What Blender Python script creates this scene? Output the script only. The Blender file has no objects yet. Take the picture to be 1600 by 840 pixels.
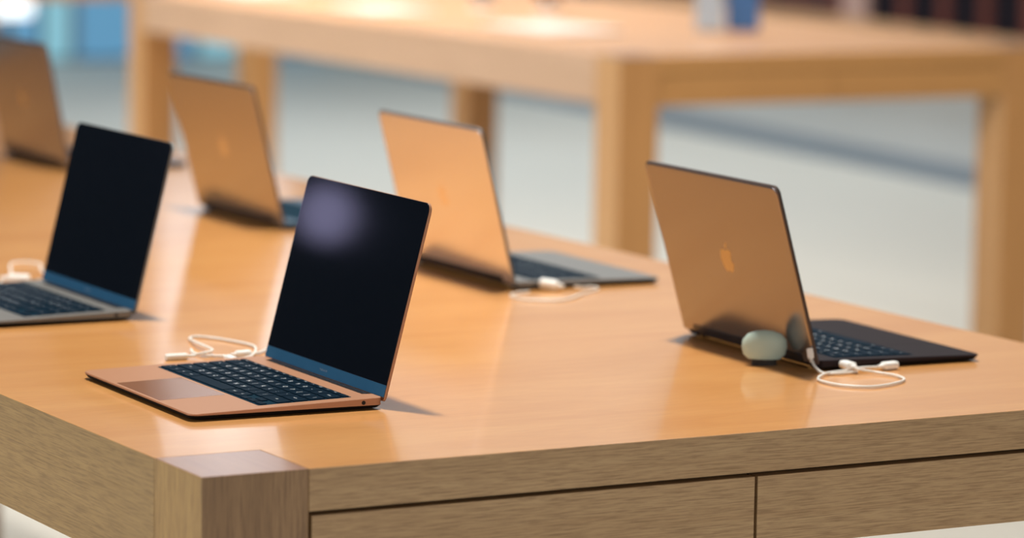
import bpy, bmesh, math, random
from mathutils import Vector, Matrix
random.seed(7)
S = bpy.context.scene
C = S.collection
PI = math.pi
sin, cos, rad = math.sin, math.cos, math.radians
TOP = 0.90                      # table-top height above the floor
LEG = 0.110                     # leg square
TW = 1.224                      # table width

# ------------------------------------------------------------------ materials
def new_mat(name):
    m = bpy.data.materials.new(name); m.use_nodes = True
    nt = m.node_tree
    return m, nt, nt.nodes['Principled BSDF']

def plain(name, col, rough=0.5, metal=0.0, spec=0.5, coat=0.0, coat_rough=0.1, emit=None, estr=0.0, noise=0.06, nscale=40.0):
    """procedural material: a base colour with a faint noise variation"""
    m, nt, b = new_mat(name)
    tc = nt.nodes.new('ShaderNodeTexCoord')
    nz = nt.nodes.new('ShaderNodeTexNoise'); nz.inputs['Scale'].default_value = nscale; nz.inputs['Detail'].default_value = 3
    nt.links.new(tc.outputs['Object'], nz.inputs['Vector'])
    mx = nt.nodes.new('ShaderNodeMix'); mx.data_type = 'RGBA'
    mx.inputs['A'].default_value = (*[c * (1 - noise) for c in col], 1)
    mx.inputs['B'].default_value = (*[min(1, c * (1 + noise)) for c in col], 1)
    nt.links.new(nz.outputs['Fac'], mx.inputs['Factor'])
    nt.links.new(mx.outputs['Result'], b.inputs['Base Color'])
    b.inputs['Roughness'].default_value = rough
    b.inputs['Metallic'].default_value = metal
    b.inputs['Specular IOR Level'].default_value = spec
    b.inputs['Coat Weight'].default_value = coat
    b.inputs['Coat Roughness'].default_value = coat_rough
    if emit:
        b.inputs['Emission Color'].default_value = (*emit, 1)
        b.inputs['Emission Strength'].default_value = estr
    return m

def wood(name, axis, light, dark, pore, rough=0.45, coat=0.0, coat_rough=0.12, wide=9.0, pores=1.0, bump=0.05, figure=0.0):
    """oak: long grain along `axis`, broad tone bands plus fine pores"""
    m, nt, b = new_mat(name)
    N, L = nt.nodes, nt.links
    tc = N.new('ShaderNodeTexCoord')
    def noise(al, ac, detail, dist=0.0, rough_=0.6):
        mp = N.new('ShaderNodeMapping')
        s = [ac, ac, ac]; s['xyz'.index(axis)] = al
        mp.inputs['Scale'].default_value = s
        L.new(tc.outputs['Object'], mp.inputs['Vector'])
        n = N.new('ShaderNodeTexNoise'); n.inputs['Scale'].default_value = 1
        n.inputs['Detail'].default_value = detail; n.inputs['Distortion'].default_value = dist
        n.inputs['Roughness'].default_value = rough_
        L.new(mp.outputs['Vector'], n.inputs['Vector'])
        return n
    a = noise(1.2, wide, 4, 1.2 + figure)
    r1 = N.new('ShaderNodeValToRGB')
    r1.color_ramp.elements[0].position = 0.30; r1.color_ramp.elements[0].color = (*dark, 1)
    r1.color_ramp.elements[1].position = 0.68; r1.color_ramp.elements[1].color = (*light, 1)
    L.new(a.outputs['Fac'], r1.inputs['Fac'])
    f = noise(22, 640, 3, 0.2, 0.7)
    r2 = N.new('ShaderNodeValToRGB')
    r2.color_ramp.elements[0].position = 0.36; r2.color_ramp.elements[0].color = (1, 1, 1, 1)
    r2.color_ramp.elements[1].position = 0.56; r2.color_ramp.elements[1].color = (0, 0, 0, 1)
    L.new(f.outputs['Fac'], r2.inputs['Fac'])
    mu = N.new('ShaderNodeMath'); mu.operation = 'MULTIPLY'; mu.inputs[1].default_value = pores
    L.new(r2.outputs['Color'], mu.inputs[0])
    mx = N.new('ShaderNodeMix'); mx.data_type = 'RGBA'
    L.new(mu.outputs[0], mx.inputs['Factor'])
    L.new(r1.outputs['Color'], mx.inputs['A']); mx.inputs['B'].default_value = (*pore, 1)
    L.new(mx.outputs['Result'], b.inputs['Base Color'])
    bp = N.new('ShaderNodeBump'); bp.inputs['Strength'].default_value = bump; bp.inputs['Distance'].default_value = 0.001
    L.new(f.outputs['Fac'], bp.inputs['Height']); L.new(bp.outputs['Normal'], b.inputs['Normal'])
    b.inputs['Roughness'].default_value = rough
    b.inputs['Coat Weight'].default_value = coat
    b.inputs['Coat Roughness'].default_value = coat_rough
    return m

WL, WD, WP = (0.78, 0.385, 0.115), (0.68, 0.30, 0.075), (0.50, 0.22, 0.06)
M = {}
M['top'] = wood('oak_top', 'x', WL, WD, WP, 0.45, 0.8, 0.10, wide=7, pores=0.35, bump=0.015, figure=0.8)
M['endgrain'] = wood('oak_end_grain', 'y', (0.40, 0.19, 0.10), (0.30, 0.13, 0.07), (0.22, 0.10, 0.06), 0.5, 0.75, 0.12, wide=25, pores=0.4, bump=0.02)
SL, SD, SP = (0.58, 0.385, 0.20), (0.50, 0.315, 0.155), (0.30, 0.175, 0.08)
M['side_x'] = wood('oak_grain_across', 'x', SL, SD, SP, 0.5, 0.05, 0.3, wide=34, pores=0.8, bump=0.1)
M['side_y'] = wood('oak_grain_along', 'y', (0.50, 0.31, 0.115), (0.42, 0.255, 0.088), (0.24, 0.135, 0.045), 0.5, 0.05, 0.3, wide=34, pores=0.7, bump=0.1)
M['side_z'] = wood('oak_grain_upright', 'z', (0.58, 0.37, 0.18), (0.45, 0.27, 0.12), (0.27, 0.15, 0.065), 0.5, 0.05, 0.3, wide=45, pores=0.8, bump=0.1)
M['leg_x'] = wood('oak_upright_lit_face', 'z', (0.60, 0.365, 0.125), (0.47, 0.27, 0.085), (0.26, 0.14, 0.04), 0.5, 0.05, 0.3, wide=45, pores=0.8, bump=0.1)  # lighter copy: light from the left put into the colour
M['leg_y'] = wood('oak_upright_shaded_face', 'z', (0.39, 0.235, 0.115), (0.31, 0.18, 0.085), (0.19, 0.105, 0.05), 0.5, 0.05, 0.3, wide=45, pores=0.8, bump=0.1)  # same oak darkened for the shaded near side
M['b_top'] = wood('warm_oak_top', 'x', (0.70, 0.36, 0.14), (0.64, 0.31, 0.115), WP, 0.5, 0.25, 0.15, wide=7, pores=0.2, bump=0.01)
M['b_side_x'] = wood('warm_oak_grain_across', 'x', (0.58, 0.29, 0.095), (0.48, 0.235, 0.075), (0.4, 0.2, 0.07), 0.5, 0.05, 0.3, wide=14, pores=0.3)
M['b_side_y'] = wood('warm_oak_grain_with_glare', 'y', (0.78, 0.53, 0.36), (0.70, 0.47, 0.31), (0.5, 0.3, 0.2), 0.5, 0.1, 0.3, wide=14, pores=0.3)  # pinkish tone carries the glare on the left side
M['b_leg_x'] = wood('warm_oak_upright_lit_face', 'z', (0.74, 0.43, 0.20), (0.64, 0.36, 0.16), (0.5, 0.26, 0.1), 0.5, 0.05, 0.3, wide=20, pores=0.3)  # lit copy of the upright wood, side light in its colour
M['b_leg_y'] = wood('warm_oak_upright_shaded_face', 'z', (0.58, 0.29, 0.10), (0.48, 0.23, 0.075), (0.4, 0.2, 0.07), 0.5, 0.05, 0.3, wide=20, pores=0.3)  # darker copy for faces turned from the side light
M['cavity'] = plain('dark_gap', (0.006, 0.005, 0.008), 0.9, spec=0.1)
M['floor'] = plain('pale_floor', (0.66, 0.65, 0.59), 0.6, noise=0.03, nscale=1.2)
M['lower_wall'] = plain('pale_grey_lower_wall', (0.62, 0.64, 0.64), 0.7, noise=0.03, nscale=1)
M['wall_grey'] = plain('grey_wall', (0.17, 0.17, 0.17), 0.7, noise=0.03, nscale=1)  # upper wall darkened apart from the lower, to dim its tabletop reflection
M['wall_dark'] = plain('slate_wall', (0.05, 0.07, 0.10), 0.8, noise=0.1, nscale=0.6)
M['base_grey'] = plain('slate_baseboard', (0.27, 0.32, 0.38), 0.6, noise=0.05)
M['ceiling'] = plain('white_ceiling', (0.28, 0.27, 0.26), 0.8, noise=0.02)
M['win_bright'] = plain('daylit_glass', (0.7, 0.75, 0.8), 0.1, emit=(0.80, 0.90, 1.0), estr=1.0)
M['win_blue'] = plain('blue_glass', (0.08, 0.22, 0.36), 0.15, emit=(0.16, 0.40, 0.62), estr=0.55, noise=0.25, nscale=1.5)
M['win_teal'] = plain('teal_glass', (0.15, 0.35, 0.42), 0.15, emit=(0.30, 0.60, 0.70), estr=0.65, noise=0.25, nscale=1.5)
M['frame'] = plain('blue_grey_frame', (0.18, 0.24, 0.30), 0.5)
M['lit_white'] = plain('lit_white_panel', (0.9, 0.9, 0.9), 0.4, emit=(0.95, 1.0, 1.0), estr=1.6)

M['gold'] = plain('rose_gold_aluminium', (0.42, 0.215, 0.125), 0.5, 0.2, 0.25, noise=0.02, nscale=300)
M['gold_dark'] = plain('rose_gold_trackpad', (0.27, 0.125, 0.07), 0.25, 0.15, 0.14, noise=0.02, nscale=300)
M['silver'] = plain('silver_aluminium', (0.17, 0.17, 0.165), 0.5, 0.25, 0.25, noise=0.02, nscale=300)
M['silver_lid'] = plain('silver_lid_aluminium', (0.86, 0.86, 0.96), 0.22, 0.9, noise=0.02, nscale=300)
M['grey'] = plain('space_grey_aluminium', (0.022, 0.017, 0.020), 0.6, 0.0, 0.06, noise=0.04, nscale=300)
M['grey_lid'] = plain('space_grey_lid', (0.315, 0.30, 0.315), 0.22, 0.9, noise=0.04, nscale=300)
M['grey_lid_warm'] = plain('warm_grey_lid', (0.46, 0.42, 0.38), 0.22, 0.9, noise=0.04, nscale=300)
M['slate'] = plain('slate_blue_aluminium', (0.03, 0.075, 0.13), 0.5, 0.1, 0.3, noise=0.02)
M['under'] = plain('shaded_underside', (0.008, 0.007, 0.007), 0.8, spec=0.1)  # metal darkened to near-black for the shadow beneath the base
M['screen'] = plain('black_glass', (0.004, 0.006, 0.010), 0.045, spec=0.4)
M['chin'] = plain('blue_sheen_glass_strip', (0.03, 0.11, 0.21), 0.08, spec=0.6)  # blue reflection put into the black glass colour
M['hinge'] = plain('black_hinge_plastic', (0.010, 0.012, 0.018), 0.25)
M['key'] = plain('blue_sheen_keycap', (0.003, 0.014, 0.028), 0.6, spec=0.03)  # bluish base holds the reflection of the blue wall
M['well'] = plain('blue_sheen_well', (0.004, 0.025, 0.045), 0.7, spec=0.03)  # same blue reflection tinted into the well
M['legend'] = plain('white_key_legend', (0.75, 0.8, 0.85), 0.6)
M['faint'] = plain('faint_grey_lettering', (0.16, 0.22, 0.28), 0.5)
M['logo'] = plain('polished_logo', (0.50, 0.40, 0.26), 0.3, 0.9)
M['rim'] = plain('brown_grey_lid_rim', (0.085, 0.066, 0.06), 0.55, 0.2, 0.2)
M['logo_warm'] = plain('warm_polished_logo', (0.68, 0.56, 0.40), 0.25, 0.85)
M['logo_bright'] = plain('bright_polished_logo', (1.0, 0.84, 0.70), 0.25, 0.8)
M['jack'] = plain('black_port', (0.004, 0.004, 0.004), 0.8)
M['rubber'] = plain('black_rubber', (0.012, 0.012, 0.012), 0.8)
M['cable'] = plain('white_cable_rubber', (0.80, 0.80, 0.76), 0.45)
M['plug'] = plain('white_plug_plastic', (0.88, 0.90, 0.88), 0.3)
M['highlight'] = plain('pale_green_white_highlight', (0.42, 0.55, 0.49), 0.6, emit=(0.62, 0.78, 0.70), estr=0.04)  # tint and faint glow of the blurred bright reflection
M['highlight_base'] = plain('highlight_dark_pad', (0.02, 0.018, 0.016), 0.7)
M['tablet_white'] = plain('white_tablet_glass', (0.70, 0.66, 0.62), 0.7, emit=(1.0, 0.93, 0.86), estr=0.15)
M['tablet_rim'] = plain('tablet_rim', (0.7, 0.68, 0.66), 0.4, 0.5)
M['blue_case'] = plain('blue_case', (0.035, 0.12, 0.31), 0.6)
M['pale_case'] = plain('pale_blue_grey_case', (0.36, 0.40, 0.45), 0.5)
M['dark_item'] = plain('dark_phone_glass', (0.03, 0.025, 0.03), 0.3)
M['brown_item'] = plain('brown_phone_case', (0.12, 0.05, 0.025), 0.6)
M['box_dark'] = plain('aubergine_black_box', (0.010, 0.006, 0.010), 0.7, spec=0.1)
M['box_brown'] = plain('dark_brown_box', (0.10, 0.045, 0.040), 0.7, spec=0.1)
M['box_edge'] = plain('reddish_box_edge', (0.26, 0.10, 0.085), 0.7, spec=0.1)
M['box_side'] = plain('reddish_box_side', (0.26, 0.105, 0.09), 0.7, spec=0.1)
M['shelf'] = wood('shelf_oak', 'y', (0.70, 0.42, 0.22), (0.60, 0.33, 0.16), (0.45, 0.22, 0.1), 0.5)
M['divider'] = plain('pinkish_shelf_divider', (0.48, 0.30, 0.25), 0.6)

# ------------------------------------------------------------------ mesh helpers
def link_mesh(name, verts, faces, mats, parent=None, fmat=None, smooth=False, loc=None):
    me = bpy.data.meshes.new(name)
    me.from_pydata([tuple(v) for v in verts], [], faces)
    if not isinstance(mats, (list, tuple)): mats = [mats]
    for m in mats: me.materials.append(m)
    if fmat:
        for p, i in zip(me.polygons, fmat): p.material_index = i
    if smooth:
        for p in me.polygons: p.use_smooth = True
    bm = bmesh.new(); bm.from_mesh(me); bmesh.ops.recalc_face_normals(bm, faces=bm.faces); bm.to_mesh(me); bm.free()
    if smooth: me.set_sharp_from_angle(angle=rad(35))
    o = bpy.data.objects.new(name, me); C.objects.link(o)
    if parent: o.parent = parent
    if loc: o.location = loc
    return o

def box_geo(x0, x1, y0, y1, z0, z1):
    v = [(x0,y0,z0),(x1,y0,z0),(x1,y1,z0),(x0,y1,z0),(x0,y0,z1),(x1,y0,z1),(x1,y1,z1),(x0,y1,z1)]
    f = [(0,3,2,1),(4,5,6,7),(0,1,5,4),(1,2,6,5),(2,3,7,6),(3,0,4,7)]
    return v, f

def box(name, x0, x1, y0, y1, z0, z1, mats, parent=None, bevel=0.0, pick=None, loc=None):
    v, f = box_geo(x0, x1, y0, y1, z0, z1)
    return poly_obj(name, v, f, mats, parent, bevel, pick, loc)

def poly_obj(name, v, f, mats, parent=None, bevel=0.0, pick=None, loc=None):
    """mesh with optional small bevel; `pick(normal)` chooses the material slot of each face"""
    me = bpy.data.meshes.new(name)
    if not isinstance(mats, (list, tuple)): mats = [mats]
    for m in mats: me.materials.append(m)
    bm = bmesh.new()
    vs = [bm.verts.new(p) for p in v]
    for q in f: bm.faces.new([vs[i] for i in q])
    bmesh.ops.recalc_face_normals(bm, faces=bm.faces)
    if bevel:
        bmesh.ops.bevel(bm, geom=bm.edges[:], offset=bevel, segments=2, affect='EDGES', profile=0.6)
    bm.normal_update()
    if pick:
        for q in bm.faces: q.material_index = pick(q.normal)
    bm.to_mesh(me); bm.free()
    o = bpy.data.objects.new(name, me); C.objects.link(o)
    if parent: o.parent = parent
    if loc: o.location = loc
    return o

def rrect(x0, x1, y0, y1, r, n=6):
    """rounded rectangle outline, counter-clockwise; r = one radius or four (x0y0, x1y0, x1y1, x0y1)"""
    if not isinstance(r, (list, tuple)): r = [r] * 4
    pts = []
    for (cx, cy, rr, a0) in ((x0 + r[0], y0 + r[0], r[0], PI), (x1 - r[1], y0 + r[1], r[1], 1.5 * PI),
                             (x1 - r[2], y1 - r[2], r[2], 0), (x0 + r[3], y1 - r[3], r[3], 0.5 * PI)):
        for i in range(n + 1):
            a = a0 + i / n * PI / 2
            pts.append((cx + rr * cos(a), cy + rr * sin(a)))
    return pts

def loft(rings, cap0=True, cap1=True):
    n = len(rings[0]); v = [p for r in rings for p in r]; f = []
    for k in range(len(rings) - 1):
        for i in range(n):
            j = (i + 1) % n
            f.append((k * n + i, k * n + j, (k + 1) * n + j, (k + 1) * n + i))
    if cap0: f.append(tuple(reversed(range(n))))
    if cap1: f.append(tuple(range((len(rings) - 1) * n, len(rings) * n)))
    return v, f

def catmull(pts, seg=8):
    P = [Vector(p) for p in pts]
    P = [P[0] * 2 - P[1]] + P + [P[-1] * 2 - P[-2]]
    out = []
    for i in range(1, len(P) - 2):
        a, b, c, d = P[i-1], P[i], P[i+1], P[i+2]
        for k in range(seg):
            t = k / seg
            out.append(0.5 * ((2*b) + (c-a)*t + (2*a-5*b+4*c-d)*t*t + (3*b-a-3*c+d)*t**3))
    out.append(P[-2].copy())
    return out

def tube(name, pts, r, mat, parent, sides=10, seg=8):
    path = catmull(pts, seg); rings = []
    for i, p in enumerate(path):
        t = (path[min(i+1, len(path)-1)] - path[max(i-1, 0)]).normalized()
        u = t.cross(Vector((0, 0, 1)));
        if u.length < 1e-4: u = Vector((1, 0, 0))
        u.normalize(); w = u.cross(t).normalized()
        rings.append([p + r * (u * cos(2*PI*k/sides) + w * sin(2*PI*k/sides)) for k in range(sides)])
    v, f = loft(rings)
    return link_mesh(name, v, f, mat, parent, smooth=True)

def capsule(name, p, d, length, rw, rh, mat, parent):
    """a plug: rounded body from p along d with a narrower collar behind it"""
    p = Vector(p); d = Vector(d).normalized()
    u = d.cross(Vector((0, 0, 1))).normalized(); w = u.cross(d).normalized()
    prof = [(-0.45, 0.35), (-0.30, 0.42), (-0.12, 0.5), (-0.03, 0.85), (0.0, 0.97), (0.06, 1.0), (0.86, 1.0), (0.96, 0.92), (1.0, 0.75)]
    rings = []
    for t, s in prof:
        rings.append([p + d * t * length + u * rw * s * math.copysign(abs(cos(a)) ** 0.7, cos(a)) + w * rh * s * math.copysign(abs(sin(a)) ** 0.7, sin(a))
                      for a in [2 * PI * k / 20 for k in range(20)]])
    v, f = loft(rings)
    return link_mesh(name, v, f, mat, parent, smooth=True)

def empty(name, label=None, cat=None, group=None, loc=(0, 0, 0), rz=0.0):
    o = bpy.data.objects.new(name, None); C.objects.link(o)
    o.empty_display_size = 0.05
    o.location = loc; o.rotation_euler = (0, 0, rz)
    tag(o, label, cat, group)
    return o

def tag(o, label=None, cat=None, group=None):
    if label: o['label'] = label
    if cat: o['category'] = cat
    if group: o['group'] = group
    return o

def struct(o):
    o['kind'] = 'structure'; return o

CHILD = {}
def copy_tree(o, parent=None, depth=0):
    c = o.copy(); C.objects.link(c); c.parent = parent
    for ch in list(o.children): copy_tree(ch, c, depth + 1)
    return c

# ------------------------------------------------------------------ the room
struct(box('floor', -12, 10, -6, 17, -0.1, 0.0, M['floor']))
WX = lambda y: 7.36 + 0.09 * (y - 9)          # face of the right-hand wall
def slab_along_wall(name, y0, y1, off0, off1, z0, z1, mat, parent=None, bevel=0.0):
    """box lying against the right-hand wall, off = distance from the wall towards the room"""
    v = []
    for z in (z0, z1):
        for (y, off) in ((y0, off1), (y0, off0), (y1, off0), (y1, off1)):
            v.append((WX(y) - off, y, z))
    f = [(0,3,2,1),(4,5,6,7),(0,1,5,4),(1,2,6,5),(2,3,7,6),(3,0,4,7)]
    return poly_obj(name, v, f, mat, parent, bevel)
struct(slab_along_wall('wall_right', 2.5, 16.5, -0.15, 0.0, 0, 4.3, M['wall_grey']))
struct(slab_along_wall('baseboard_right', 2.5, 16.5, 0.0, 0.02, 0, 0.085, M['base_grey']))
struct(slab_along_wall('trim_2', 2.5, 16.4, 0.0, 0.012, 0.085, 0.50, M['lower_wall']))
struct(box('wall_back', -12, 9.0, 16.5, 16.65, 0, 4.3, M['wall_dark']))
struct(box('ceiling', -12, 10, -6, 17, 4.3, 4.4, M['ceiling']))
# glazing of the back wall: low blue panes between mullions, one tall daylit pane beside the corner
k = 1
panes = [(3.9, 4.9, 'win_blue'), (4.95, 5.95, 'win_teal'), (6.0, 6.28, 'win_blue'), (6.30, 6.47, 'win_teal'), (6.52, 7.22, 'win_blue'), (7.27, 7.62, 'win_teal'), (7.67, 8.3, 'win_blue')]
for x0, x1, m in panes:
    w = struct(box('window_%d' % k, x0, x1, 16.46, 16.5, 0.02, 1.7, M[m])); k += 1
    for xx in (x0 - 0.025, x1): box('window_frame', xx, xx + 0.025, 16.44, 16.5, 0.0, 1.72, M['frame'], w)
w = struct(box('window_%d' % k, 7.02, 7.86, 16.46, 16.5, 2.55, 4.25, M['win_bright'])); k += 1
box('window_frame', 6.99, 7.02, 16.44, 16.5, 2.5, 4.3, M['frame'], w); box('window_frame', 7.86, 7.89, 16.44, 16.5, 2.5, 4.3, M['frame'], w)

# ------------------------------------------------------------------ tables
def make_table(x0, y0, top, Lh, label, group, pre=''):
    Q = lambda n: M[pre + n]
    t = empty('wooden_table', label, 'table', group, (x0, y0, 0))
    W = TW
    th, ap = 0.041, 0.116
    sides = [Q('top'), Q('side_y'), Q('side_x')]
    pick = lambda n: 0 if n.z > 0.7 else (1 if abs(n.x) > 0.7 else 2)
    # slab with square notches where the legs come up flush
    o = [(LEG, 0), (W-LEG, 0), (W-LEG, LEG), (W, LEG), (W, Lh-LEG), (W-LEG, Lh-LEG), (W-LEG, Lh), (LEG, Lh), (LEG, Lh-LEG), (0, Lh-LEG), (0, LEG), (LEG, LEG)]
    v, f = loft([[(x, y, top - th) for x, y in o], [(x, y, top) for x, y in o]])
    poly_obj('tabletop', v, f, sides, t, 0.0006, pick)
    for (lx, ly) in ((0, 0), (W-LEG, 0), (0, Lh-LEG), (W-LEG, Lh-LEG)):
        e = 0.0002
        box('leg', lx+e, lx+LEG-e, ly+e, ly+LEG-e, 0, top, [M['endgrain'], Q('leg_x'), Q('leg_y')], t, 0.0010, lambda n: 0 if n.z > 0.7 else (1 if abs(n.x) > 0.7 else 2))
    pk = lambda n: 0 if abs(n.x) > 0.7 else 1
    for xx in (0, W - 0.03):
        box('side_rail', xx, xx+0.03, LEG, Lh-LEG, top-ap, top-th+0.0002, [Q('side_y'), Q('side_x')], t, 0, pk)
    box('end_rail', LEG, W-LEG, Lh-0.03, Lh, top-ap, top-th, Q('side_x'), t)
    # drawers across the near end, dark cavity behind their gaps
    box('drawer_cavity', LEG, W-LEG, 0.02, 0.5, top-ap+0.004, top-th-0.0002, M['cavity'], t)
    mid = 0.606; g = 0.0035
    for (a, b_) in ((LEG+0.003, mid-g/2), (mid+g/2, W-LEG-0.003)):
        box('drawer', a, b_, 0.0, 0.018, top-ap-0.002, top-th-0.0042, Q('side_x'), t, 0.0006)
    return t
front_table = make_table(0, 0, TOP, 3.85, 'long oak table in the foreground with drawers under its edge, carrying the open laptops', 'oak display tables')
back_table = make_table(2.98, 4.32, TOP+0.03, 2.95, 'blurred oak table behind the laptop table, carrying flat white tablets', 'oak display tables', 'b_')
far_table = copy_tree(back_table); far_table.location = (2.98, 8.82, 0)
far_table['label'] = 'farthest oak table, only one slim leg visible under the blurred middle table'

# ------------------------------------------------------------------ laptops
LD, LW2, LL = 0.2124, 0.15205, 0.205
zt = lambda x: 0.0123 + (x) / LD * 0.0045          # deck height, x from -LD (front) to 0 (hinge)
KEYX0, KEYX1, KEYW = -0.1315, -0.0285, 0.1365
ROWS = [
 (0.0085, [('esc',1.5)] + [('F%d'%i,1) for i in range(1,13)] + [('',1)]),
 (0.0186, [('`',1)] + [(c,1) for c in '1234567890-='] + [('delete',1.5)]),
 (0.0186, [('tab',1.5)] + [(c,1) for c in 'QWERTYUIOP[]\\']),
 (0.0186, [('caps',1.75)] + [(c,1) for c in "ASDFGHJKL;'"] + [('return',1.75)]),
 (0.0186, [('shift',2.25)] + [(c,1) for c in 'ZXCVBNM,./'] + [('shift',2.25)]),
 (0.0186, [('fn',1),('ctrl',1),('alt',1),('cmd',1.25),('',5),('cmd',1.25),('alt',1)]),
]
_tc = {}
def text_geo(s, size):
    """flat triangles of a short word, centred"""
    key = (s, size)
    if key in _tc: return _tc[key]
    cu = bpy.data.curves.new('word', 'FONT'); cu.body = s; cu.size = size; cu.align_x = 'CENTER'; cu.align_y = 'CENTER'; cu.resolution_u = 2
    ob = bpy.data.objects.new('word', cu); C.objects.link(ob)
    bpy.context.view_layer.update()
    me = ob.evaluated_get(bpy.context.evaluated_depsgraph_get()).to_mesh()
    r = ([tuple(v.co) for v in me.vertices], [tuple(p.vertices) for p in me.polygons])
    ob.to_mesh_clear(); bpy.data.objects.remove(ob); bpy.data.curves.remove(cu)
    _tc[key] = r
    return r
def key_mesh(w, h, word):
    """keycap: slab with rounded corners, its legend as thin white figures. w along y, h along x"""
    o0 = rrect(-h/2, h/2, -w/2, w/2, 0.0014, 2); o1 = rrect(-h/2+.0004, h/2-.0004, -w/2+.0004, w/2-.0004, 0.0011, 2)
    v, f = loft([[(x, y, 0) for x, y in o0], [(x, y, 0.0009) for x, y in o0], [(x, y, 0.0012) for x, y in o1]])
    fm = [0] * len(f)
    if word:
        size = 0.0075 if len(word) == 1 else (0.0034 if len(word) < 4 or word[0] == 'F' else 0.0032)
        tv, tf = text_geo(word, size)
        b = len(v)
        v += [(ty, -tx, 0.00126) for tx, ty, _ in tv]       # reader sits at -x: right hand is -y
        f += [tuple(i + b for i in q) for q in tf]; fm += [1] * len(tf)
    me = bpy.data.meshes.new('key')
    me.from_pydata(v, [], f); me.materials.append(M['key']); me.materials.append(M['legend'])
    for p, i in zip(me.polygons, fm): p.material_index = i
    return me
KEYS = []
def build_keys():
    u = (2 * KEYW - 0.001) / 14.5; x = KEYX1
    for hh, row in ROWS:
        y = KEYW - 0.0005
        for word, wu in row:
            KEYS.append((key_mesh(wu*u - 0.0026, hh - 0.0022, word), x - hh/2, y - wu*u/2)); y -= wu * u
        if row[0][0] == 'fn':                                 # arrow cluster
            for (xx, yy, h2, wd) in ((x - hh*.75, y - u*.5, hh/2, '<'), (x - hh*.25, y - u*1.5, hh/2, '^'), (x - hh*.75, y - u*1.5, hh/2, 'v'), (x - hh*.75, y - u*2.5, hh/2, '>')):
                KEYS.append((key_mesh(u - 0.0026, h2 - 0.0015, ''), xx, yy))
        x -= hh
build_keys()

LOGO_BODY = [(0,.33),(.10,.375),(.22,.40),(.33,.36),(.42,.27),(.355,.19),(.32,.10),(.32,.0),(.365,-.10),(.455,-.165),(.40,-.30),(.30,-.45),(.18,-.525),(.08,-.505),(0,-.48),
             (-.08,-.505),(-.18,-.525),(-.30,-.43),(-.42,-.22),(-.465,0),(-.43,.18),(-.34,.32),(-.22,.39),(-.10,.37)]
LOGO_LEAF = [(0,.41),(.015,.53),(.09,.64),(.20,.69),(.19,.57),(.115,.46)]

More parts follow.
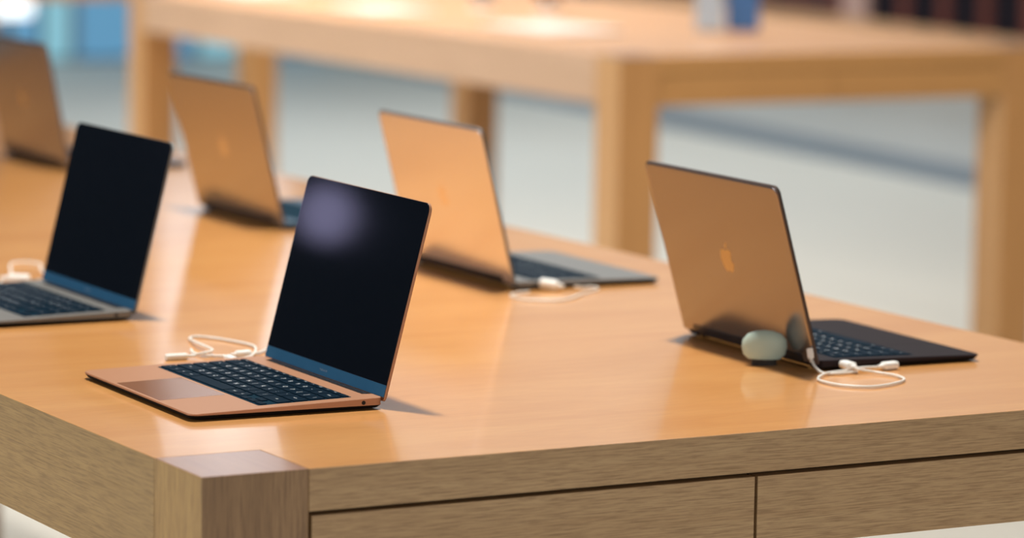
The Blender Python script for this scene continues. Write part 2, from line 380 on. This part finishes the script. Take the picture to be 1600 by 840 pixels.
def make_laptop(label, hx, hy, rz, al, body, lid_mat, pad, keys=True, under='under'):
    L = empty('laptop', label, 'laptop', 'open laptops on the front table', (hx, hy, TOP), rz)
    # base: loft from a tucked-in bottom to the sides to the deck; a notch for the hinge at the rear
    def outline(ins, notch=True):
        p = rrect(-LD + ins, 0 - ins, -LW2 + ins, LW2 - ins, [0.0105, 0.006, 0.006, 0.0105], 6)
        q = []
        for i, c in enumerate(p):
            q.append(c)
            if i == 13:                                      # between rear-right and rear-left corners
                q += [(-ins, -0.128), (-ins - 0.010, -0.124), (-ins - 0.010, 0.124), (-ins, 0.128)]
        return q
    R = []
    for ins, zz in ((0.006, 'b'), (0.0025, 'c'), (0.0006, 'd'), (0.0, 'e'), (0.0, 'f'), (0.0004, 'g')):
        ring = []
        for x, y in outline(ins):
            t = zt(x)
            low = 0.0052 - (x + LD) / LD * 0.0014
            z = {'b': 0.0008, 'c': 0.0008 + (low - 0.0008) * 0.35, 'd': low, 'e': low + 0.0008, 'f': t - 0.0004, 'g': t}[zz]
            ring.append((x, y, z))
        R.append(ring)
    v, f = loft(R)
    n = len(R[0])
    fm = [1 if i < 3 * n or i == 5 * n else 0 for i in range(len(f))]   # belly darkened for shade, metal sides and deck
    link_mesh('base', v, f, [M[body], M[under]], L, fm, smooth=True)
    # rubber feet
    for fx in (-LD + 0.026, -0.030):
        for fy in (-0.118, 0.118):
            r0 = [(fx + 0.006*cos(a), fy + 0.006*sin(a)) for a in [2*PI*i/12 for i in range(12)]]
            v, f = loft([[(x, y, 0.0) for x, y in r0], [(x, y, 0.0024) for x, y in r0]])
            link_mesh('rubber_foot', v, f, M['rubber'], L)
    # keyboard well + keys
    o = rrect(KEYX0 - 0.0005, KEYX1 + 0.0008, -KEYW, KEYW, 0.002, 3)
    v, f = loft([[(x, y, zt(x) - 0.0008) for x, y in o], [(x, y, zt(x) + 0.00015) for x, y in o]])
    kb = link_mesh('keyboard', v, f, M['well'], L)
    if keys:
        tilt = -math.atan(0.0045 / LD)
        for me, kx, ky in KEYS:
            ko = bpy.data.objects.new('key', me); C.objects.link(ko); ko.parent = kb
            ko.location = (kx, ky, zt(kx) + 0.0001); ko.rotation_euler = (0, tilt, 0)
    # trackpad
    o = rrect(-LD + 0.0035, -LD + 0.0765, -0.0605, 0.0605, 0.002, 3)
    v, f = loft([[(x, y, zt(x) - 0.0008) for x, y in o], [(x, y, zt(x) + 0.00008) for x, y in o]])
    link_mesh('trackpad', v, f, M[pad], L)
    # audio jack on the right side, two charging ports on the left side
    for k_, (px, sy, wx, wz) in enumerate(((-0.0215, -1, 0.0022, 0.0022), (-0.028, 1, 0.0045, 0.0016), (-0.048, 1, 0.0045, 0.0016))):
        zc = 0.0078
        r0 = [(px + wx*cos(a), zc + wz*sin(a)) for a in [2*PI*i/16 for i in range(16)]]
        v, f = loft([[(x, sy*(LW2 - 0.001), z) for x, z in r0], [(x, sy*(LW2 + 0.0002), z) for x, z in r0]])
        link_mesh('audio_jack' if sy < 0 else 'charging_port', v, f, M['jack'], L)
    # hinge barrel
    rr = 0.0046
    v, f = loft([[(-0.0035 + rr*cos(a), y, 0.0078 + rr*sin(a)) for a in [2*PI*i/16 for i in range(16)]] for y in (-0.1235, 0.1235)])
    link_mesh('hinge', v, f, M['hinge'], L, smooth=True)
    # lid: own frame, X = width, Y = up the lid, Z = outward
    a = Vector((cos(al), 0, sin(al))); nn = Vector((sin(al), 0, -cos(al)))
    mat = Matrix(((0, a.x, nn.x), (1, 0, 0), (0, a.z, nn.z))).to_4x4()
    rings = []
    for ins, t in ((0.0002, 0.0), (0.0, 0.0003), (0.0, 0.0024), (0.0012, 0.0036), (0.0040, 0.0043)):
        rings.append([(x, y, t) for x, y in rrect(-LW2 + ins, LW2 - ins, -0.004 + ins, LL - ins, [0.003, 0.003, 0.0095, 0.0095], 8)])
    v, f = loft(rings)
    nr = len(rings[0])
    lid = link_mesh('lid', v, f, [M[lid_mat], M['rim'] if body in ('grey', 'slate') else M[body]], L, [1 if i < 3*nr or i == 4*nr else 0 for i in range(len(f))], smooth=True)
    lid.matrix_local = Matrix.Translation((0.0018, 0, 0.0118)) @ mat
    o = rrect(-LW2 + 0.0006, LW2 - 0.0006, 0.0125, LL - 0.0006, [0.0004, 0.0004, 0.009, 0.009], 8)
    v, f = loft([[(x, y, 0.0) for x, y in o], [(x, y, -0.0007) for x, y in o]])
    link_mesh('screen', v, f, M['screen'], lid)
    o = rrect(-LW2 + 0.0006, LW2 - 0.0006, 0.0, 0.01235, 0.0004, 2)
    v, f = loft([[(x, y, 0.0) for x, y in o], [(x, y, -0.0007) for x, y in o]])
    link_mesh('lower_bezel', v, f, M['chin'], lid)
    tv, tf = text_geo('MacBook Air', 0.0036)
    link_mesh('bezel_lettering', [(-x, y + 0.0062, -0.00078) for x, y, _ in tv], tf, M['faint'], lid)
    # polished emblem in the middle of the lid's back
    vv, ff = [], []
    sc = 0.030; cy = LL / 2
    for outl in (LOGO_BODY, LOGO_LEAF):
        c = [Vector((x, y, 0)) for x, y in outl]
        if outl is LOGO_BODY: c = catmull(c + [c[0]], 3)[:-1]
        r = [[(p.x*sc, p.y*sc + cy, 0.0040) for p in c], [(p.x*sc, p.y*sc + cy, 0.00445) for p in c]]
        v, f = loft(r); b = len(vv); vv += v; ff += [tuple(i + b for i in q) for q in f]
    link_mesh('lid_emblem', vv, ff, M[{'grey_lid': 'logo', 'grey_lid_warm': 'logo_warm'}.get(lid_mat, 'logo_bright')], lid)
    # black bar along the foot of the lid's back
    v, f = loft([[(x, y, 0.0036) for x, y in rrect(-0.124, 0.124, -0.0035, 0.0062, 0.002, 3)], [(x, y, 0.0052) for x, y in rrect(-0.123, 0.123, -0.0028, 0.0055, 0.002, 3)]])
    link_mesh('hinge_cover', v, f, M['hinge'], lid)
    return L

A = rad
make_laptop('rose gold laptop nearest the camera, black screen facing left, at the front table corner', 0.3267, 0.4241, -0.022, 1.319, 'gold', 'gold', 'gold_dark')
make_laptop('silver laptop at the left edge of the photo, black screen above its keyboard, cropped base', 0.3362, 1.1087, -0.007, 1.3315, 'silver', 'silver', 'silver')
make_laptop('dark grey laptop at right, its brown-looking lid back nearest the table drawers, dark keyboard base', 0.8872, 0.4539, PI - 0.041, 1.2872, 'grey', 'grey_lid', 'grey')
make_laptop('laptop with pale peach reflective lid back and silver base, middle of the photo', 0.8914, 1.1645, PI - 0.0216, 1.3219, 'silver', 'silver_lid', 'silver')
make_laptop('tan-lidded laptop seen from behind between the left black screen and the peach lid', 0.8926, 1.8653, PI, 1.3225, 'slate', 'grey_lid_warm', 'slate', keys=False)
make_laptop('blurred brown-lidded laptop seen from behind in the far left corner, cut by the frame', 0.9156, 2.748, PI, 1.3678, 'slate', 'grey_lid', 'slate', keys=False)

# ------------------------------------------------------------------ cables
def cable(label, cords, plugs):
    t = empty('charging_cable', label, 'cable', 'white charging cables beside the laptops', (*cords[0][0][:2], TOP))
    o = Vector(t.location)
    for c in cords:
        tube('cord', [Vector((p[0], p[1], TOP + (p[2] if len(p) > 2 else 0.0022))) - o for p in c], 0.0015, M['cable'], t)
    for p, d, l, rw, rh in plugs:
        capsule('plug', Vector((p[0], p[1], TOP + (p[2] if len(p) > 2 else rh))) - o, d, l, rw, rh, M['plug'], t)
    return t
cable('thin white cable looped behind the nearest rose gold laptop, white plug lying on the wood',
      [[(0.300,0.600,0.0075),(0.312,0.602,0.006),(0.345,0.640),(0.376,0.700),(0.372,0.745),(0.359,0.782),(0.346,0.797),(0.333,0.785),(0.320,0.735,0.005),(0.314,0.680,0.0055),(0.300,0.662,0.0055),(0.275,0.655,0.004)]],
      [((0.272,0.656),(-1,0.08,0),0.024,0.0045,0.0035), ((0.300,0.606,0.0078),(0,-1,0),0.018,0.0045,0.0032)])
cable('short white cable with a plug lying just behind the rose gold laptop keyboard',
      [[(0.300,0.706),(0.293,0.683),(0.296,0.662),(0.312,0.650),(0.326,0.647)],[(0.350,0.651),(0.367,0.662),(0.392,0.690)]],
      [((0.330,0.647),(1,0.1,0),0.017,0.0048,0.0038)])
cable('white looped cable on the wood beside the dark grey laptop, ending in two white plugs',
      [[(0.907,0.277,0.0075),(0.908,0.268,0.006),(0.925,0.258,0.003),(0.935,0.235),(0.928,0.208),(0.904,0.190),(0.870,0.180),(0.848,0.192),(0.838,0.214),(0.841,0.246),(0.868,0.272,0.003),(0.897,0.280,0.003),(0.920,0.282,0.0045),(0.936,0.282,0.0045),(0.949,0.281,0.004)]],
      [((0.9075,0.279,0.0078),(0.02,1,0.0),0.019,0.0062,0.0046), ((0.951,0.281,0.005),(1,0.12,0),0.019,0.0058,0.0045)])
cable('thin white cable dropping from behind the dark grey laptop lid to the table',
      [[(0.868,0.300,0.014),(0.866,0.290,0.008),(0.870,0.280,0.0022),(0.882,0.272,0.0022),(0.898,0.272,0.0022),(0.912,0.275,0.0022)]],
      [((0.868,0.302,0.016),(0.02,0.3,1),0.011,0.0035,0.0028)])
cable('blurred white cable coil beside the peach-lidded laptop, plug against its silver side',
      [[(0.957,0.985,0.006),(0.972,0.985,0.004),(0.992,1.000,0.0022),(0.985,0.975),(0.944,0.945),(0.910,0.914),(0.880,0.905),(0.855,0.925),(0.850,0.955),(0.864,0.978),(0.893,0.990)]],
      [((0.938,0.998,0.007),(-0.6,0.6,0.1),0.022,0.0075,0.006)])
cable('blurred white cable coil beside the tan-lidded laptop, half hidden by the near black screen',
      [[(0.980,1.700,0.006),(0.990,1.690),(0.985,1.665),(0.950,1.630),(0.910,1.640),(0.895,1.665),(0.915,1.690),(0.950,1.698)]],
      [((0.965,1.700,0.008),(-1,0.2,0.1),0.030,0.010,0.008)])
cable('blurred white cable behind the silver laptop at the left edge',
      [[(0.345,1.290,0.007),(0.375,1.330),(0.400,1.420),(0.420,1.475),(0.410,1.505),(0.385,1.490),(0.350,1.400),(0.320,1.345),(0.300,1.320)]],
      [((0.322,1.330,0.006),(0.6,-0.5,0),0.026,0.0075,0.006)])

# small pale puck, solid stand-in for a blurred bright reflection at the hinge
pk = empty('highlight_blob', 'small pale green-white round puck standing in for a blurred bright reflection on the dark grey laptop lid back', 'highlight', None, (0.848, 0.366, TOP), rad(-28.8))
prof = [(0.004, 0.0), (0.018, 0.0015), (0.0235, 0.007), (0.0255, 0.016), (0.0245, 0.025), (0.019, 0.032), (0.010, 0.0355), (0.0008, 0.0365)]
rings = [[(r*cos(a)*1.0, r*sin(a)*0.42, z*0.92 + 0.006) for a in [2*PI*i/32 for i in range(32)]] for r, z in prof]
v, f = loft(rings); link_mesh('highlight_body', v, f, M['highlight'], pk, smooth=True)
v, f = loft([[(0.014*cos(a), 0.006*sin(a), z) for a in [2*PI*i/24 for i in range(24)]] for z in (0, 0.0075)]); link_mesh('highlight_pad', v, f, M['highlight_base'], pk)

# ------------------------------------------------------------------ things on the blurred middle table
BT = TOP + 0.03
def flat_tablet(label, x, y, rz, w, d, mat='tablet_white', name='tablet', cat='tablet', group='white tablets lying on the middle table'):
    t = empty(name, label, cat, group, (x, y, BT), rz)
    rg = [[(px, py, z) for px, py in rrect(-w/2+i, w/2-i, -d/2+i, d/2-i, 0.012 - i*0.5, 4)] for i, z in ((0.003, 0), (0, 0.002), (0, 0.006), (0.001, 0.007))]
    v, f = loft(rg); link_mesh('tablet_body', v, f, M['tablet_rim'], t, smooth=True)
    v, f = loft([[(px, py, z) for px, py in rrect(-w/2+.004, w/2-.004, -d/2+.004, d/2-.004, 0.009, 4)] for z in (0.0069, 0.0076)])
    link_mesh('glass_front', v, f, M[mat], t)
    return t
flat_tablet('bright white tablet lying on the blurred middle table, nearest its front corner', 3.33, 5.27, 0, 0.24, 0.36)
flat_tablet('bright white tablet farther along the blurred middle table, second from its front corner', 3.27, 6.14, 0, 0.22, 0.30)
flat_tablet('pale tablet lying farthest along the blurred middle table, at the top frame edge', 3.27, 7.00, 0, 0.22, 0.30)
def phone(label, x, y, mat, group='dark phones on stands on the middle table'):
    t = empty('phone_on_stand', label, 'phone', group, (x, y, BT))
    v, f = loft([[(r*cos(a), r*sin(a), z) for a in [2*PI*i/20 for i in range(20)]] for r, z in ((0.035, 0), (0.035, 0.006), (0.030, 0.009))]); link_mesh('stand_base', v, f, M['tablet_rim'], t, smooth=True)
    box('stand_neck', -0.006, 0.006, -0.006, 0.006, 0.008, 0.05, M['tablet_rim'], t, 0.002)
    p = poly_obj('phone_body', *loft([[(px, z, py) for px, py in rrect(-0.037, 0.037, 0.0, 0.145, 0.01, 4)] for z in (-0.004, 0.004)]), M[mat], t)
    p.rotation_euler = (rad(-25), 0, rad(-50)); p.location = (0, 0, 0.035)
    return t
phone('small dark phone on a stand just beyond the near white tablet, left one', 3.58, 6.12, 'dark_item')
phone('small brown phone on a stand just beyond the near white tablet, right one', 3.66, 5.88, 'brown_item')
# leaning tablet in a blue folding case
t = empty('tablet_in_blue_case', 'blue folded tablet case standing on the blurred middle table', 'tablet case', None, (3.75, 5.10, BT), rad(-28))
def slab_leg(name, y0, ang, w, h, th, mat, x0=0):
    p = poly_obj(name, *loft([[(px + x0, z, py) for px, py in rrect(-w/2, w/2, 0.0, h, 0.008, 4)] for z in (-th/2, th/2)]), M[mat], t, 0.0)
    p.location = (0, y0, 0.002); p.rotation_euler = (ang, 0, 0)
    return p
slab_leg('case_cover', 0.0, rad(-12), 0.085, 0.19, 0.012, 'blue_case', 0.055)
slab_leg('case_flap', -0.03, rad(-20), 0.075, 0.19, 0.010, 'pale_case', -0.035)

# ------------------------------------------------------------------ wall shelf with dark boxes, upper right
o = slab_along_wall('wall_shelf', 6.5, 12.2, 0.0, 0.17, 0.50, 0.640, M['shelf'], None, 0.003)
tag(o, 'blurred oak shelf on the right wall carrying dark boxes', 'shelf')
struct(slab_along_wall('trim_1', 6.5, 12.2, 0.0, 0.01, 0.642, 1.25, M['box_edge']))
o = slab_along_wall('shelf_divider', 9.56, 9.77, 0.012, 0.16, 0.640, 1.25, M['divider'])
tag(o, 'pale pinkish upright divider between the near-black and brown boxes', 'divider')
def shelf_box(yc, w, h, mat, label, group):
    b_ = empty('product_box', label, 'box', group, (WX(yc) - 0.09, yc, 0.640), math.atan(-0.09))
    box('carton', -0.07, 0.03, -w/2, w/2, 0, h, [M[mat], M['box_side']], b_, 0.004, lambda n: 1 if abs(n.y) > 0.7 else 0)
    box('carton_lid', -0.073, 0.033, -w/2 - 0.003, w/2 + 0.003, h, h + 0.05, M['box_edge'], b_, 0.003)
ys = [9.40, 9.08, 8.76, 8.44]
nm = ['leftmost near-black box on the wall shelf, beside the pale divider', 'second near-black box on the wall shelf, right of the pale divider', 'third near-black box on the wall shelf, right of the pale divider', 'near-black box on the wall shelf above the right table corner', None]
for y, l in zip(ys[:4], nm[:4]): shelf_box(y, 0.225, 0.34, 'box_dark', l, 'near-black boxes on the wall shelf')
nb = ['dark brown box on the wall shelf, immediately left of the pale divider', 'dark brown box on the wall shelf, second left of the pale divider', 'dark brown box on the wall shelf, third left of the pale divider', 'dark brown box on the wall shelf, farthest left of the pale divider']
for i, l in enumerate(nb): shelf_box(9.98 + 0.34*i, 0.31, 0.36, 'box_brown', l, 'dark brown boxes on the wall shelf')

# white lit display panel on the back wall, top left
t = empty('lit_display', 'glowing white panel at the top left corner, far behind the tables', 'display', None, (6.10, 16.40, 0))
box('display_panel', -0.18, 0.115, -0.02, 0.0, 0.27, 0.75, M['lit_white'], t, 0.01)
box('display_foot', -0.06, 0.0, -0.02, 0.03, 0.0, 0.27, M['frame'], t)
# wall lamp on the far left of the back wall (seen as a soft glow in the near screen)
t = empty('wall_lamp', 'round violet-white wall lamp reflected in the near black screen', 'lamp', None, (-6.55, 16.42, 2.83))
M['lamp_glow'] = plain('violet_white_lamp_glass', (0.8, 0.8, 0.9), 0.3, emit=(0.62, 0.58, 1.0), estr=2.2)
rg = [[(r*cos(a), -d, r*sin(a)) for a in [2*PI*i/28 for i in range(28)]] for r, d in ((0.17, 0.0), (0.165, 0.05), (0.12, 0.09), (0.05, 0.11), (0.002, 0.113))]
v, f = loft(rg); link_mesh('lamp_glass', v, f, M['lamp_glow'], t, smooth=True)
v, f = loft([[(r*cos(a), d, r*sin(a)) for a in [2*PI*i/28 for i in range(28)]] for r, d in ((0.19, -0.02), (0.19, 0.075))]); link_mesh('lamp_mount', v, f, M['frame'], t)

t = empty('wall_lamp', 'slim white strip lamp mirrored as a glint at the near table corner', 'lamp', None, (7.44, 16.40, 4.02))
M['strip_glow'] = plain('strip_lamp_glass', (0.9, 0.95, 1.0), 0.3, emit=(0.9, 0.96, 1.0), estr=4.5)
box('lamp_tube', -0.16, 0.16, -0.03, 0.0, -0.035, 0.035, M['strip_glow'], t, 0.01)
box('lamp_mount', -0.20, 0.20, 0.0, 0.06, -0.045, 0.045, M['frame'], t, 0.004)
# ------------------------------------------------------------------ light
def area(name, loc, target, sx, sy, power, col):
    l = bpy.data.lights.new(name, 'AREA'); l.shape = 'RECTANGLE'; l.size = sx; l.size_y = sy; l.energy = power; l.color = col
    o = bpy.data.objects.new(name, l); C.objects.link(o); o.location = loc
    o.rotation_euler = (Vector(target) - Vector(loc)).to_track_quat('-Z', 'Y').to_euler()
    return o
area('ceiling_lamp', (0.65, 1.2, 4.2), (0.65, 1.2, 0.9), 0.22, 0.34, 168, (1.0, 0.93, 0.84))
o = area('ceiling_lamp', (2.7, 6.6, 4.2), (2.7, 6.6, 0.9), 0.8, 2.0, 78, (1.0, 0.92, 0.82)); o.data.spread = rad(95)
area('ceiling_lamp', (3.5, 2.6, 4.2), (3.8, 3.2, 0.0), 1.5, 1.5, 52, (1.0, 0.97, 0.92))
area('ceiling_lamp', (5.8, 10.5, 4.2), (5.8, 10.5, 0.0), 2.0, 5.0, 195, (0.89, 0.96, 1.0))
# area('ceiling_lamp', (-2.5, 4.5, 4.2), (-2.5, 4.5, 0.0), 2.0, 3.0, 30, (1.0, 0.97, 0.92))
area('left_fill', (-9.5, 2.5, 2.0), (2.5, 2.5, 1.0), 7.0, 2.6, 260, (0.86, 0.93, 1.0))  # broad fill from the left, source unseen
area('front_fill', (1.0, -9.0, 1.9), (1.5, 4, 1.2), 6.0, 2.2, 200, (1.0, 0.93, 0.86))  # added fill behind the camera to lift the near-facing wood
area('left_fill', (-6.5, 5.2, 1.5), (3, 6.0, 0.8), 4.0, 1.6, 150, (1.0, 0.93, 0.90))  # added to brighten the middle table's left face, no real window
w = bpy.data.worlds.new('world'); S.world = w; w.use_nodes = True
w.node_tree.nodes['Background'].inputs['Color'].default_value = (0.75, 0.85, 1.0, 1)
w.node_tree.nodes['Background'].inputs['Strength'].default_value = 0.10

# ------------------------------------------------------------------ camera
cd = bpy.data.cameras.new('camera'); cam = bpy.data.objects.new('camera', cd); C.objects.link(cam)
f_px, yaw, pit, roll = 5689.24, 0.5033793, 0.1278342, 0.0156472
cd.sensor_width = 36.0; cd.lens = f_px * 36.0 / 1600
F = Vector((sin(yaw)*cos(pit), cos(yaw)*cos(pit), -sin(pit)))
R = Vector((cos(yaw), -sin(yaw), 0)); U = R.cross(F)
R2 = R*cos(roll) + U*sin(roll); U2 = -R*sin(roll) + U*cos(roll)
m = Matrix((R2, U2, -F)).transposed().to_4x4(); m.translation = (-1.34286, -3.02464, TOP + 0.62154)
cam.matrix_world = m
cd.clip_start = 0.1; cd.clip_end = 100
cd.dof.use_dof = True; cd.dof.focus_distance = 3.72; cd.dof.aperture_fstop = 3.6
S.camera = cam
S.view_settings.view_transform = 'Standard'; S.view_settings.look = 'None'
S.view_settings.exposure = 0.0
S.cycles.use_denoising = True
